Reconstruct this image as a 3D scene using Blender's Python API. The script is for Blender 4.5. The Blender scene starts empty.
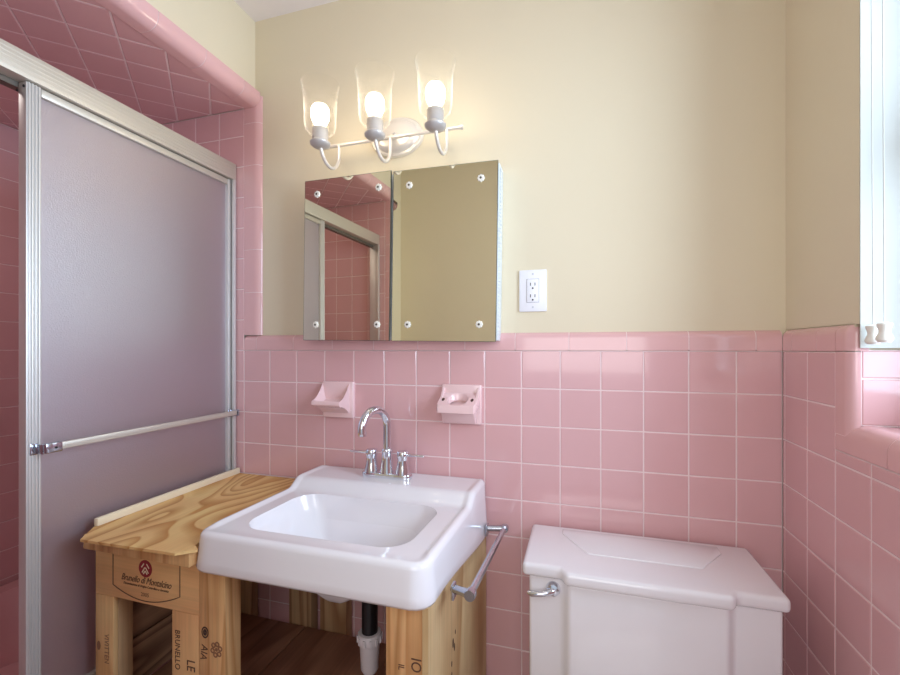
import bpy, bmesh, math, random
from mathutils import Vector, Matrix
random.seed(7)
PI = math.pi
scene = bpy.context.scene
COL = scene.collection

# ------------------------------------------------------------------ materials
def new_mat(name):
    m = bpy.data.materials.new(name); m.use_nodes = True
    nt = m.node_tree; nt.nodes.clear()
    out = nt.nodes.new('ShaderNodeOutputMaterial')
    return m, nt, out

def srgb(r, g, b):
    def f(c):
        c /= 255.0
        return c/12.92 if c <= 0.04045 else ((c+0.055)/1.055)**2.4
    return (f(r), f(g), f(b), 1.0)

def setin(n, **kw):
    for k, v in kw.items():
        n.inputs[k.replace('_', ' ')].default_value = v

def pbr(name, col, rough=0.5, metal=0.0, coat=0.0, spec=0.5, vary=0.0, vscale=3.0, bump=0.0, bscale=60.0, bdist=0.002, trans=0.0):
    m, nt, out = new_mat(name)
    p = nt.nodes.new('ShaderNodeBsdfPrincipled')
    setin(p, Base_Color=col, Roughness=rough, Metallic=metal)
    p.inputs['Coat Weight'].default_value = coat
    p.inputs['Coat Roughness'].default_value = 0.05
    p.inputs['Specular IOR Level'].default_value = spec
    p.inputs['Transmission Weight'].default_value = trans
    nt.links.new(p.outputs[0], out.inputs[0])
    if vary or bump:
        tc = nt.nodes.new('ShaderNodeTexCoord')
    if vary:
        n = nt.nodes.new('ShaderNodeTexNoise'); setin(n, Scale=vscale, Detail=3.0)
        nt.links.new(tc.outputs['Object'], n.inputs['Vector'])
        mx = nt.nodes.new('ShaderNodeMix'); mx.data_type = 'RGBA'
        mx.inputs[6].default_value = tuple(c*(1-vary) for c in col[:3])+(1,)
        mx.inputs[7].default_value = tuple(min(1, c*(1+vary)) for c in col[:3])+(1,)
        nt.links.new(n.outputs[0], mx.inputs[0]); nt.links.new(mx.outputs[2], p.inputs['Base Color'])
    if bump:
        b = nt.nodes.new('ShaderNodeTexNoise'); setin(b, Scale=bscale, Detail=4.0)
        nt.links.new(tc.outputs['Object'], b.inputs['Vector'])
        bp = nt.nodes.new('ShaderNodeBump'); setin(bp, Strength=bump, Distance=bdist)
        nt.links.new(b.outputs[0], bp.inputs['Height']); nt.links.new(bp.outputs[0], p.inputs['Normal'])
    return m

def wood(name, c_light, c_dark, axis='z', rings=9.0, stretch=9.0, scale=5.0, rough=0.55, seed=0.0, fine=0.35, sharp=(0.25, 0.85), across=None):
    """contour-grain wood: iso lines of a noise stretched along the grain axis"""
    m, nt, out = new_mat(name)
    p = nt.nodes.new('ShaderNodeBsdfPrincipled'); setin(p, Roughness=rough)
    p.inputs['Specular IOR Level'].default_value = 0.3
    nt.links.new(p.outputs[0], out.inputs[0])
    tc = nt.nodes.new('ShaderNodeTexCoord')
    mp = nt.nodes.new('ShaderNodeMapping')
    s = [1.0, 1.0, 1.0]; s['xyz'.index(axis)] = 1.0/stretch
    mp.inputs['Scale'].default_value = s
    mp.inputs['Location'].default_value = (seed, seed*1.7, seed*0.3)
    nt.links.new(tc.outputs['Object'], mp.inputs['Vector'])
    n = nt.nodes.new('ShaderNodeTexNoise'); setin(n, Scale=scale, Detail=1.5, Roughness=0.4, Distortion=0.35)
    nt.links.new(mp.outputs[0], n.inputs['Vector'])
    mu = nt.nodes.new('ShaderNodeMath'); mu.operation = 'MULTIPLY'; mu.inputs[1].default_value = rings
    fr = nt.nodes.new('ShaderNodeMath'); fr.operation = 'FRACT'
    nt.links.new(n.outputs[0], mu.inputs[0]); nt.links.new(mu.outputs[0], fr.inputs[0])
    rp = nt.nodes.new('ShaderNodeValToRGB')
    e = rp.color_ramp.elements
    e[0].position = 0.0; e[0].color = c_light
    e[1].position = 1.0; e[1].color = c_light
    a = e.new(sharp[0]); a.color = c_light
    b = e.new(sharp[1]); b.color = c_dark
    nt.links.new(fr.outputs[0], rp.inputs[0])
    # fine fibres
    mp2 = nt.nodes.new('ShaderNodeMapping'); s2 = [160.0]*3; s2['xyz'.index(axis)] = 5.0
    mp2.inputs['Scale'].default_value = s2
    nt.links.new(tc.outputs['Object'], mp2.inputs['Vector'])
    n2 = nt.nodes.new('ShaderNodeTexNoise'); setin(n2, Scale=1.0, Detail=2.0)
    nt.links.new(mp2.outputs[0], n2.inputs['Vector'])
    n3 = nt.nodes.new('ShaderNodeTexNoise'); setin(n3, Scale=7.0, Detail=2.0)
    nt.links.new(tc.outputs['Object'], n3.inputs['Vector'])
    mx = nt.nodes.new('ShaderNodeMix'); mx.data_type = 'RGBA'; mx.blend_type = 'MULTIPLY'
    mx.inputs[0].default_value = fine
    nt.links.new(rp.outputs[0], mx.inputs[6]); nt.links.new(n2.outputs[0], mx.inputs[7])
    mx2 = nt.nodes.new('ShaderNodeMix'); mx2.data_type = 'RGBA'; mx2.blend_type = 'OVERLAY'
    mx2.inputs[0].default_value = 0.35
    nt.links.new(mx.outputs[2], mx2.inputs[6]); nt.links.new(n3.outputs[0], mx2.inputs[7])
    nt.links.new(mx2.outputs[2], p.inputs['Base Color'])
    return m

def schlick(nt, f0, k, power=4.0, normal=None):
    lw = nt.nodes.new('ShaderNodeLayerWeight'); lw.inputs[0].default_value = 0.5
    if normal is not None: nt.links.new(normal, lw.inputs['Normal'])
    pw = nt.nodes.new('ShaderNodeMath'); pw.operation = 'POWER'; pw.inputs[1].default_value = power
    ma = nt.nodes.new('ShaderNodeMath'); ma.operation = 'MULTIPLY_ADD'; ma.inputs[1].default_value = k; ma.inputs[2].default_value = f0; ma.use_clamp = True
    nt.links.new(lw.outputs['Facing'], pw.inputs[0]); nt.links.new(pw.outputs[0], ma.inputs[0])
    return ma.outputs[0]

def thin_glass(name, tint=(1, 1, 1, 1), strength=1.0, rough=0.0, milk=0.0):
    m, nt, out = new_mat(name)
    tr = nt.nodes.new('ShaderNodeBsdfTransparent'); tr.inputs[0].default_value = tint
    gl = nt.nodes.new('ShaderNodeBsdfGlossy'); gl.inputs['Roughness'].default_value = rough
    fac = schlick(nt, 0.04, strength)
    surf = gl.outputs[0]
    if milk:
        tl = nt.nodes.new('ShaderNodeBsdfTranslucent'); tl.inputs[0].default_value = (1, 0.98, 0.94, 1)
        mk = nt.nodes.new('ShaderNodeMixShader'); mk.inputs[0].default_value = milk
        nt.links.new(gl.outputs[0], mk.inputs[1]); nt.links.new(tl.outputs[0], mk.inputs[2]); surf = mk.outputs[0]
    mx = nt.nodes.new('ShaderNodeMixShader')
    nt.links.new(fac, mx.inputs[0])
    nt.links.new(tr.outputs[0], mx.inputs[1]); nt.links.new(surf, mx.inputs[2])
    nt.links.new(mx.outputs[0], out.inputs[0])
    return m

def frosted(name):
    """obscure shower glass: hammered surface, mostly translucent with a broad sheen"""
    m, nt, out = new_mat(name)
    tc = nt.nodes.new('ShaderNodeTexCoord')
    v = nt.nodes.new('ShaderNodeTexNoise'); setin(v, Scale=260.0, Detail=3.0, Roughness=0.65)
    nt.links.new(tc.outputs['Object'], v.inputs['Vector'])
    bp = nt.nodes.new('ShaderNodeBump'); setin(bp, Strength=0.35, Distance=0.002)
    nt.links.new(v.outputs[0], bp.inputs['Height'])
    tl = nt.nodes.new('ShaderNodeBsdfTranslucent'); tl.inputs[0].default_value = (0.66, 0.48, 0.48, 1)
    df = nt.nodes.new('ShaderNodeBsdfDiffuse'); df.inputs[0].default_value = (0.36, 0.25, 0.255, 1)
    rf = nt.nodes.new('ShaderNodeBsdfRefraction'); setin(rf, Roughness=0.42, IOR=1.25); rf.inputs[0].default_value = (0.85, 0.80, 0.80, 1)
    gl = nt.nodes.new('ShaderNodeBsdfGlossy'); gl.inputs['Roughness'].default_value = 0.43; gl.inputs[0].default_value = (0.90, 0.91, 1.0, 1)
    for s in (tl, df, rf, gl): nt.links.new(bp.outputs[0], s.inputs['Normal'])
    a = nt.nodes.new('ShaderNodeMixShader'); a.inputs[0].default_value = 0.5
    nt.links.new(tl.outputs[0], a.inputs[1]); nt.links.new(df.outputs[0], a.inputs[2])
    b = nt.nodes.new('ShaderNodeMixShader'); b.inputs[0].default_value = 0.35
    nt.links.new(a.outputs[0], b.inputs[1]); nt.links.new(rf.outputs[0], b.inputs[2])
    fac = schlick(nt, 0.30, 0.6, 2.5)
    c = nt.nodes.new('ShaderNodeMixShader')
    nt.links.new(fac, c.inputs[0]); nt.links.new(b.outputs[0], c.inputs[1]); nt.links.new(gl.outputs[0], c.inputs[2])
    nt.links.new(c.outputs[0], out.inputs[0])
    return m

def emit(name, col, st):
    m, nt, out = new_mat(name)
    e = nt.nodes.new('ShaderNodeEmission'); e.inputs[0].default_value = col; e.inputs[1].default_value = st
    nt.links.new(e.outputs[0], out.inputs[0])
    return m

def brushed(name, col, rough=0.35, axis='y'):
    m, nt, out = new_mat(name)
    p = nt.nodes.new('ShaderNodeBsdfPrincipled'); setin(p, Base_Color=col, Metallic=0.55, Roughness=rough)
    tc = nt.nodes.new('ShaderNodeTexCoord'); mp = nt.nodes.new('ShaderNodeMapping')
    s = [900.0]*3; s['xyz'.index(axis)] = 6.0; mp.inputs['Scale'].default_value = s
    n = nt.nodes.new('ShaderNodeTexNoise'); setin(n, Scale=1.0, Detail=1.0)
    bp = nt.nodes.new('ShaderNodeBump'); setin(bp, Strength=0.12, Distance=0.001)
    nt.links.new(tc.outputs['Object'], mp.inputs['Vector']); nt.links.new(mp.outputs[0], n.inputs['Vector'])
    nt.links.new(n.outputs[0], bp.inputs['Height']); nt.links.new(bp.outputs[0], p.inputs['Normal'])
    nt.links.new(p.outputs[0], out.inputs[0])
    return m

TILE = pbr('pink_tile', srgb(223, 175, 177), 0.10, coat=0.3, vary=0.05, vscale=5, bump=0.05, bscale=14, bdist=0.004)
TRIMP = pbr('pink_trim_tile', srgb(227, 179, 179), 0.10, coat=0.3, vary=0.04, vscale=7)
GROUT = pbr('pale_grout', srgb(238, 214, 214), 0.8)
PLASTER = pbr('beige_plaster', srgb(228, 215, 188), 0.75, vary=0.035, vscale=2.2, bump=0.12, bscale=55, bdist=0.002)
CEIL = pbr('ceiling_paint', srgb(236, 228, 226), 0.85)
WHITEPAINT = pbr('white_paint', srgb(240, 241, 240), 0.5)
PORC = pbr('white_porcelain', srgb(240, 236, 240), 0.12, coat=0.4)
TOILETP = pbr('toilet_porcelain', srgb(238, 234, 238), 0.14, coat=0.4)
PINKCER = pbr('pink_ceramic', srgb(242, 206, 206), 0.10, coat=0.5)
CHROME = pbr('chrome', srgb(225, 228, 235), 0.06, metal=1.0)
CHROMED = pbr('worn_chrome', srgb(185, 188, 198), 0.18, metal=1.0)
ALU = brushed('brushed_aluminium', srgb(212, 204, 192), 0.45, 'y')
ALUV = brushed('brushed_aluminium_upright', srgb(220, 217, 215), 0.45, 'z')
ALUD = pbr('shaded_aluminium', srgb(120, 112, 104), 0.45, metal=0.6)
NICKEL = pbr('white_nickel', srgb(232, 224, 214), 0.28, metal=0.35, coat=0.3)
NICKELG = pbr('grey_socket', srgb(196, 190, 186), 0.35, metal=0.3)
MIRROR = pbr('mirror_silver', srgb(236, 230, 208), 0.015, metal=1.0)
MIRROREDGE = pbr('mirror_edge', srgb(70, 72, 62), 0.3)
CABSTEEL = pbr('white_enamel_steel', srgb(226, 232, 234), 0.4)
CLIP = pbr('clear_rosette', srgb(240, 236, 226), 0.15, coat=0.5)
DARK = pbr('dark_recess', srgb(36, 33, 32), 0.6)
SCREW = pbr('screw_metal', srgb(90, 84, 78), 0.35, metal=0.7)
OUTLETM = pbr('outlet_white', srgb(242, 240, 246), 0.3)
FROST = frosted('obscure_glass')
GLASS = thin_glass('clear_shade_glass', (0.995, 0.995, 0.99, 1), 0.45, 0.02, 0.6)
PANE = thin_glass('window_glass', (0.97, 0.99, 1, 1), 1.0)
BULB = emit('lit_bulb', (1.0, 0.86, 0.66, 1), 13.5)
PLY = wood('plywood_face', srgb(240, 198, 134), srgb(204, 144, 80), 'y', rings=13, stretch=2.2, scale=4.2, seed=2.3, fine=0.2, sharp=(0.35, 0.92))
PLYS = wood('plywood_side_face', srgb(232, 202, 152), srgb(196, 152, 102), 'z', rings=8, stretch=5.0, scale=4.0, seed=5.1, fine=0.3)
PINE = wood('pine_crate', srgb(240, 190, 132), srgb(226, 172, 114), 'x', rings=6, stretch=10, scale=4, seed=1.1, fine=0.25)
PINEV = wood('pine_upright', srgb(238, 188, 132), srgb(220, 164, 108), 'z', rings=7, stretch=12, scale=5, seed=3.7, fine=0.3)
PINEV2 = wood('pine_post', srgb(236, 186, 130), srgb(204, 146, 92), 'z', rings=9, stretch=14, scale=8, seed=6.3, fine=0.35)
STUDW = wood('weathered_stud', srgb(218, 178, 134), srgb(178, 130, 90), 'z', rings=8, stretch=12, scale=7, seed=8.1, fine=0.4)
SHELFW = wood('brown_shelf_board', srgb(196, 144, 116), srgb(164, 112, 88), 'y', rings=6, stretch=7, scale=5, seed=4.4, fine=0.4)
SIDEW = wood('brown_side_plank', srgb(200, 156, 122), srgb(136, 98, 76), 'y', rings=8, stretch=10, scale=6, seed=9.4, fine=0.4)
STRIPW = pbr('cream_strip', srgb(238, 220, 190), 0.5, vary=0.04, vscale=20)
INK = pbr('printed_ink', srgb(92, 62, 46), 0.7)
INKL = pbr('faded_ink', srgb(142, 98, 70), 0.7)
REDINK = pbr('red_seal_ink', srgb(150, 38, 44), 0.6)
KNOT = pbr('wood_knot', srgb(74, 50, 40), 0.7, vary=0.3, vscale=60)
BLACKP = pbr('black_pipe', srgb(24, 24, 27), 0.35)
PVC = pbr('white_pvc', srgb(226, 218, 222), 0.35)
FLOORT = pbr('floor_tile', srgb(196, 178, 176), 0.3, vary=0.06, vscale=8)
CORD = pbr('white_cord', srgb(206, 206, 200), 0.6)
TASSEL = pbr('ivory_tassel', srgb(240, 236, 226), 0.35)

# ------------------------------------------------------------------ mesh builder
class MB:
    def __init__(s):
        s.v = []; s.f = []; s.m = []; s.s = []
    def add(s, verts, faces, m=0, smooth=False, M=None):
        b = len(s.v)
        for p in verts:
            p = Vector(p)
            s.v.append(M @ p if M is not None else p)
        for f in faces:
            s.f.append([b+i for i in f]); s.m.append(m); s.s.append(smooth)
        return s
    def box(s, x0, x1, y0, y1, z0, z1, m=0, bev=0.0, seg=2, M=None):
        if bev <= 0:
            v = [(x, y, z) for z in (z0, z1) for y in (y0, y1) for x in (x0, x1)]
            f = [(0, 2, 3, 1), (4, 5, 7, 6), (0, 1, 5, 4), (2, 6, 7, 3), (0, 4, 6, 2), (1, 3, 7, 5)]
            return s.add(v, f, m, False, M)
        bm = bmesh.new(); bmesh.ops.create_cube(bm, size=1.0)
        for v in bm.verts:
            v.co = Vector(((x0+x1)/2+v.co.x*(x1-x0), (y0+y1)/2+v.co.y*(y1-y0), (z0+z1)/2+v.co.z*(z1-z0)))
        bmesh.ops.bevel(bm, geom=list(bm.edges), offset=bev, segments=seg, profile=0.5, affect='EDGES')
        s.frombm(bm, m, True, M); return s
    def frombm(s, bm, m=0, smooth=False, M=None):
        bm.verts.index_update()
        s.add([v.co.copy() for v in bm.verts], [[v.index for v in f.verts] for f in bm.faces], m, smooth, M)
        bm.free()
    def prism(s, poly, h0, h1, axis='z', m=0, bev=0.0, seg=2, M=None, smooth=None):
        """polygon in the plane across axis, extruded from h0 to h1"""
        def mk(a, b, h):
            return {'z': (a, b, h), 'y': (a, h, b), 'x': (h, a, b)}[axis]
        bm = bmesh.new()
        lo = [bm.verts.new(mk(a, b, h0)) for a, b in poly]; hi = [bm.verts.new(mk(a, b, h1)) for a, b in poly]
        n = len(poly)
        bm.faces.new(lo[::-1]); bm.faces.new(hi)
        for i in range(n):
            bm.faces.new((lo[i], lo[(i+1) % n], hi[(i+1) % n], hi[i]))
        bmesh.ops.recalc_face_normals(bm, faces=bm.faces)
        if bev > 0:
            bmesh.ops.bevel(bm, geom=[e for e in bm.edges if e.calc_face_angle(0) > 0.3], offset=bev, segments=seg, profile=0.5, affect='EDGES')
        s.frombm(bm, m, (bev > 0) if smooth is None else smooth, M); return s
    def loft(s, rings, m=0, cap0=False, cap1=False, smooth=True, closed=True, M=None):
        n = len(rings[0]); v = [p for r in rings for p in r]; f = []
        for k in range(len(rings)-1):
            for i in range(n if closed else n-1):
                j = (i+1) % n
                f.append((k*n+i, k*n+j, (k+1)*n+j, (k+1)*n+i))
        if cap0: f.append(list(range(n))[::-1])
        if cap1: f.append([(len(rings)-1)*n+i for i in range(n)])
        return s.add(v, f, m, smooth, M)
    def tube(s, path, r, n=12, m=0, cap=True, M=None):
        path = [Vector(p) for p in path]; rs = r if isinstance(r, (list, tuple)) else [r]*len(path)
        rings = []; up = None
        for i, p in enumerate(path):
            t = (path[min(i+1, len(path)-1)]-path[max(i-1, 0)]).normalized()
            if up is None:
                up = Vector((0, 0, 1)) if abs(t.z) < 0.9 else Vector((1, 0, 0))
            u = (up-t*up.dot(t)).normalized(); w = t.cross(u); up = u
            rings.append([p+(u*math.cos(2*PI*k/n)+w*math.sin(2*PI*k/n))*rs[i] for k in range(n)])
        return s.loft(rings, m, cap, cap, True, True, M)
    def lathe(s, prof, c=(0, 0, 0), n=28, m=0, cap0=True, cap1=True, M=None, sx=1.0, sy=1.0):
        c = Vector(c)
        rings = [[c+Vector((r*sx*math.cos(2*PI*k/n), r*sy*math.sin(2*PI*k/n), z)) for k in range(n)] for r, z in prof]
        return s.loft(rings, m, cap0, cap1, True, True, M)
    def build(s, name, mats, parent=None, loc=None, autosmooth=40):
        base = Vector(parent['_b']) if parent is not None else Vector(loc or (0, 0, 0))
        me = bpy.data.meshes.new(name)
        me.from_pydata([p-base for p in s.v], [], s.f)
        for mt in (mats if isinstance(mats, (list, tuple)) else [mats]): me.materials.append(mt)
        me.polygons.foreach_set('material_index', s.m)
        me.polygons.foreach_set('use_smooth', s.s)
        me.update(); me.validate()
        bm = bmesh.new(); bm.from_mesh(me)
        bmesh.ops.recalc_face_normals(bm, faces=bm.faces)
        lim = math.radians(autosmooth)
        for e in bm.edges:
            if len(e.link_faces) == 2 and e.calc_face_angle(0) > lim: e.smooth = False
        bm.to_mesh(me); bm.free()
        o = bpy.data.objects.new(name, me); COL.objects.link(o)
        if parent is not None: o.parent = parent
        else: o.location = base
        o['_b'] = tuple(base)
        return o

def tag(o, label, cat, group=None):
    o['label'] = label; o['category'] = cat
    if group: o['group'] = group
    return o
def thing(name, label, cat, loc, group=None):
    o = bpy.data.objects.new(name, None); COL.objects.link(o); o.location = loc
    o.empty_display_size = 0.05; o['_b'] = tuple(loc)
    return tag(o, label, cat, group)
def struct(mb, name, mats):
    o = mb.build(name, mats); o['kind'] = 'structure'; return o

def text_mesh(name, body, size, M, mat, parent, shear=0.0, spacing=1.0, ext=0.0003, align='LEFT', sx=1.0):
    cu = bpy.data.curves.new(name, 'FONT'); cu.body = body; cu.size = size; cu.shear = shear
    cu.space_character = spacing; cu.extrude = ext; cu.align_x = align; cu.resolution_u = 3
    tmp = bpy.data.objects.new(name+'_tmp', cu); COL.objects.link(tmp)
    dg = bpy.context.evaluated_depsgraph_get(); dg.update()
    me = bpy.data.meshes.new_from_object(tmp.evaluated_get(dg))
    COL.objects.unlink(tmp); bpy.data.objects.remove(tmp); bpy.data.curves.remove(cu)
    me.name = name; me.materials.clear(); me.materials.append(mat)
    base = Vector(parent['_b'])
    S = Matrix.Diagonal((sx, 1, 1, 1))
    me.transform(Matrix.Translation(-base) @ M @ S)
    o = bpy.data.objects.new(name, me); COL.objects.link(o); o.parent = parent; o['_b'] = tuple(base)
    return o

T = 0.10954
def arc(cx, cy, r, a0, a1, n=6):
    return [(cx+r*math.cos(math.radians(a0+(a1-a0)*i/n)), cy+r*math.sin(math.radians(a0+(a1-a0)*i/n))) for i in range(n+1)]

# ------------------------------------------------------------------ tiles
def tiles(mb, O, U, V, N, rect, off, size, gap=0.0026, h=0.0014, holes=(), mt=0, mg=1, tilt=0.0022):
    """pillowed tiles filling rect=(u0,u1,v0,v1) on the plane O+uU+vV; grout backing just behind"""
    O, U, V, N = map(Vector, (O, U, V, N)); u0, u1, v0, v1 = rect
    def cuts(a0, a1, o, st):
        k0 = math.floor((a0-o)/st+1e-6); k1 = math.ceil((a1-o)/st-1e-6); r = []
        for k in range(k0, k1):
            a, b = max(a0, o+k*st), min(a1, o+(k+1)*st)
            if b-a > 0.006: r.append((a, b))
        return r
    def inh(a, b, c, d):
        for h0, h1, h2, h3 in holes:
            if a < h1-1e-4 and b > h0+1e-4 and c < h3-1e-4 and d > h2+1e-4: return (h0, h1, h2, h3)
    def one(a, b, c, d):
        g = gap/2; bv = 0.0018
        if b-a < 0.009 or d-c < 0.009: bv = 0.001
        q = [(a+g, c+g), (b-g, c+g), (b-g, d-g), (a+g, d-g)]
        qi = [(a+g+bv, c+g+bv), (b-g-bv, c+g+bv), (b-g-bv, d-g-bv), (a+g+bv, d-g-bv)]
        ta, tb = random.uniform(-tilt, tilt), random.uniform(-tilt, tilt)
        vs = [O+U*x+V*y-N*h for x, y in q]
        vs += [O+U*x+V*y+N*((x-(a+b)/2)*ta+(y-(c+d)/2)*tb) for x, y in qi]
        fs = [(4, 5, 6, 7)]+[(i, (i+1) % 4, 4+(i+1) % 4, 4+i) for i in range(4)]
        mb.add(vs, fs, mt)
    for a, b in cuts(u0, u1, off[0], size[0]):
        for c, d in cuts(v0, v1, off[1], size[1]):
            hh = inh(a, b, c, d)
            if not hh: one(a, b, c, d); continue
            h0, h1, h2, h3 = hh   # clip the cell around the hole
            if c < h2-0.006: one(a, b, c, h2)
            if d > h3+0.006: one(a, b, h3, d)
            cc, dd = max(c, h2), min(d, h3)
            if a < h0-0.006: one(a, h0, cc, dd)
            if b > h1+0.006: one(h1, b, cc, dd)
    # grout backing, split round holes
    def gq(a, b, c, d):
        if b-a > 1e-4 and d-c > 1e-4:
            mb.add([O+U*x+V*y-N*(h*0.75) for x, y in ((a, c), (b, c), (b, d), (a, d))], [(0, 1, 2, 3)], mg)
    if not holes: gq(u0, u1, v0, v1)
    else:
        h0, h1, h2, h3 = holes[0]
        h0, h1, h2, h3 = max(h0, u0), min(h1, u1), max(h2, v0), min(h3, v1)
        gq(u0, h0, v0, v1); gq(h1, u1, v0, v1); gq(h0, h1, v0, h2); gq(h0, h1, h3, v1)

def clip_poly(P, x0, x1, y0, y1):
    for ax, val, sg in ((0, x0, 1), (0, x1, -1), (1, y0, 1), (1, y1, -1)):
        out = []
        for i in range(len(P)):
            a, b = P[i-1], P[i]; da, db = sg*(a[ax]-val), sg*(b[ax]-val)
            if (da >= 0) != (db >= 0):
                f = da/(da-db); out.append((a[0]+(b[0]-a[0])*f, a[1]+(b[1]-a[1])*f))
            if db >= 0: out.append(b)
        P = out
        if not P: return []
    r = []
    for p in P:
        if not r or math.hypot(p[0]-r[-1][0], p[1]-r[-1][1]) > 1e-4: r.append(p)
    if len(r) > 1 and math.hypot(r[0][0]-r[-1][0], r[0][1]-r[-1][1]) < 1e-4: r.pop()
    return r if len(r) >= 3 else []

def diag_tiles(mb, z, x0, x1, y0, y1, ox, oy, dg, mt=0, mg=1, h=0.0014):
    """square tiles laid at 45 degrees on a soffit facing down; a vertex sits at (ox, oy), diagonal dg"""
    hd = dg/2
    for i in range(-30, 31):
        for j in range(-30, 31):
            if (i+j) % 2: continue
            cx, cy = ox+i*hd+hd, oy+j*hd
            P = clip_poly([(cx-hd, cy), (cx, cy-hd), (cx+hd, cy), (cx, cy+hd)], x0, x1, y0, y1)
            if not P: continue
            gx, gy = sum(p[0] for p in P)/len(P), sum(p[1] for p in P)/len(P)
            rin = min(abs((b[0]-a[0])*(gy-a[1])-(b[1]-a[1])*(gx-a[0]))/max(1e-6, math.hypot(b[0]-a[0], b[1]-a[1])) for a, b in zip(P, P[1:]+P[:1]))
            if rin < 0.006: continue
            def sc(d): k = 1-d/rin; return [(gx+(x-gx)*k, gy+(y-gy)*k) for x, y in P]
            ta, tb = random.uniform(-0.002, 0.002), random.uniform(-0.002, 0.002)
            n = len(P)
            vs = [(x, y, z+h) for x, y in sc(0.0014)]+[(x, y, z+(x-gx)*ta+(y-gy)*tb) for x, y in sc(0.0031)]
            mb.add(vs, [tuple(range(n, 2*n))]+[(q, (q+1) % n, n+(q+1) % n, n+q) for q in range(n)], mt)
    mb.add([(x0, y0, z+h*0.75), (x1, y0, z+h*0.75), (x1, y1, z+h*0.75), (x0, y1, z+h*0.75)], [(0, 1, 2, 3)], mg)

def strip_trim(mb, prof, joints, axis, m=0, gap=0.0022, mg=1, grout_prof=None):
    """profile (a,b) extruded along axis between joints; axis 'x': (a,b)->(y,z); 'y': (x,z); 'z': (x,y)"""
    for j0, j1 in zip(joints[:-1], joints[1:]):
        lo, hi = min(j0, j1)+gap/2, max(j0, j1)-gap/2
        def mk(a, b, t): return {'x': (t, a, b), 'y': (a, t, b), 'z': (a, b, t)}[axis]
        mb.loft([[mk(a, b, lo) for a, b in prof], [mk(a, b, hi) for a, b in prof]], m, True, True, True)
    lo, hi = min(joints), max(joints)
    cx = sum(a for a, b in prof)/len(prof); cy = sum(b for a, b in prof)/len(prof)
    def mk(a, b, t): return {'x': (t, a, b), 'y': (a, t, b), 'z': (a, b, t)}[axis]
    gp = [(a+(cx-a)*0.06, b+(cy-b)*0.06) for a, b in prof]
    mb.loft([[mk(a, b, lo) for a, b in gp], [mk(a, b, hi) for a, b in gp]], mg, True, True, True)

ROW0 = 1.2424; CAPT = 1.2965; CEILZ = 2.418; PL = 0.014
XS = -2.596            # far shower wall
YE = -1.125            # near end of the shower
XH = -1.598            # plaster plane above the shower opening
YF = -1.45             # wall behind the camera
SOF = 2.105
GX = -0.10042
# wall_back : plaster above, tile below and into the shower (thin shared plane y=0)
mb = MB()
mb.box(XS-0.12, 0.20, PL, PL+0.10, 0, CEILZ+0.05, 2)
tiles(mb, (0, 0, 0), (1, 0, 0), (0, 0, 1), (0, -1, 0), (-1.634, 0, 0, ROW0), (GX-14*T, ROW0-11*T-T), (T, T))
tiles(mb, (0, 0, 0), (1, 0, 0), (0, 0, 1), (0, -1, 0), (XS, -1.634, 0, SOF), (GX-14*T-20*T, ROW0-12*T), (T, T))
struct(mb, 'wall_back', [TILE, GROUT, PLASTER])
# cap along back wall
capprof = [(0.0, ROW0+0.001), (0.0, CAPT-0.020)]+[(0.020-0.020*math.cos(t), CAPT-0.020+0.020*math.sin(t)) for t in [PI/2*i/6 for i in range(1, 7)]]+[(0.03, CAPT), (0.03, ROW0+0.001)]
mb = MB()
js = [0.0]+[-0.057-0.1525*k for k in range(0, 11)]+[-1.634]
js = [j for j in js if j >= -1.634]
strip_trim(mb, capprof, js, 'x')
struct(mb, 'trim_1', [TRIMP, GROUT])
# upright bullnose beside the shower on the back wall
up = [(-1.634, 0.0), (-1.592, -0.001)]+[(-1.592+0.029*math.sin(t), 0.024-0.025*math.cos(t)) for t in [PI/2*i/7 for i in range(1, 8)]]+[(-1.563, 0.03), (-1.634, 0.03)]
mb = MB(); strip_trim(mb, up, [CAPT, 1.30+0.148, 1.60, 1.75, 1.90, 2.05, 2.146], 'z')
struct(mb, 'trim_2', [TRIMP, GROUT])
# bullnose along the header over the shower opening
hp = [(-1.627, SOF-0.0015), (-1.598, SOF-0.0015)]+[(-1.598+0.034*math.sin(t), SOF+0.0325-0.034*math.cos(t)) for t in [PI/2*i/8 for i in range(1, 9)]]+[(-1.564, SOF+0.046), (-1.600, SOF+0.048), (-1.627, SOF+0.03)]
mb = MB(); strip_trim(mb, hp, [0.0]+[-0.075-0.1555*k for k in range(0, 9)]+[YE], 'y')
struct(mb, 'trim_3', [TRIMP, GROUT])
ep = [(-1.627, YE), (-1.598, YE)]+[(-1.598+0.034*math.sin(t), YE-0.034+0.034*math.cos(t)) for t in [PI/2*i/7 for i in range(1, 8)]]+[(-1.564, YE-0.046), (-1.600, YE-0.046), (-1.627, YE-0.02)]
mb = MB(); strip_trim(mb, ep, [0.0]+[0.02+0.1525*k for k in range(1, 14)]+[2.145], 'z')
struct(mb, 'trim_8', [TRIMP, GROUT])
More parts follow.
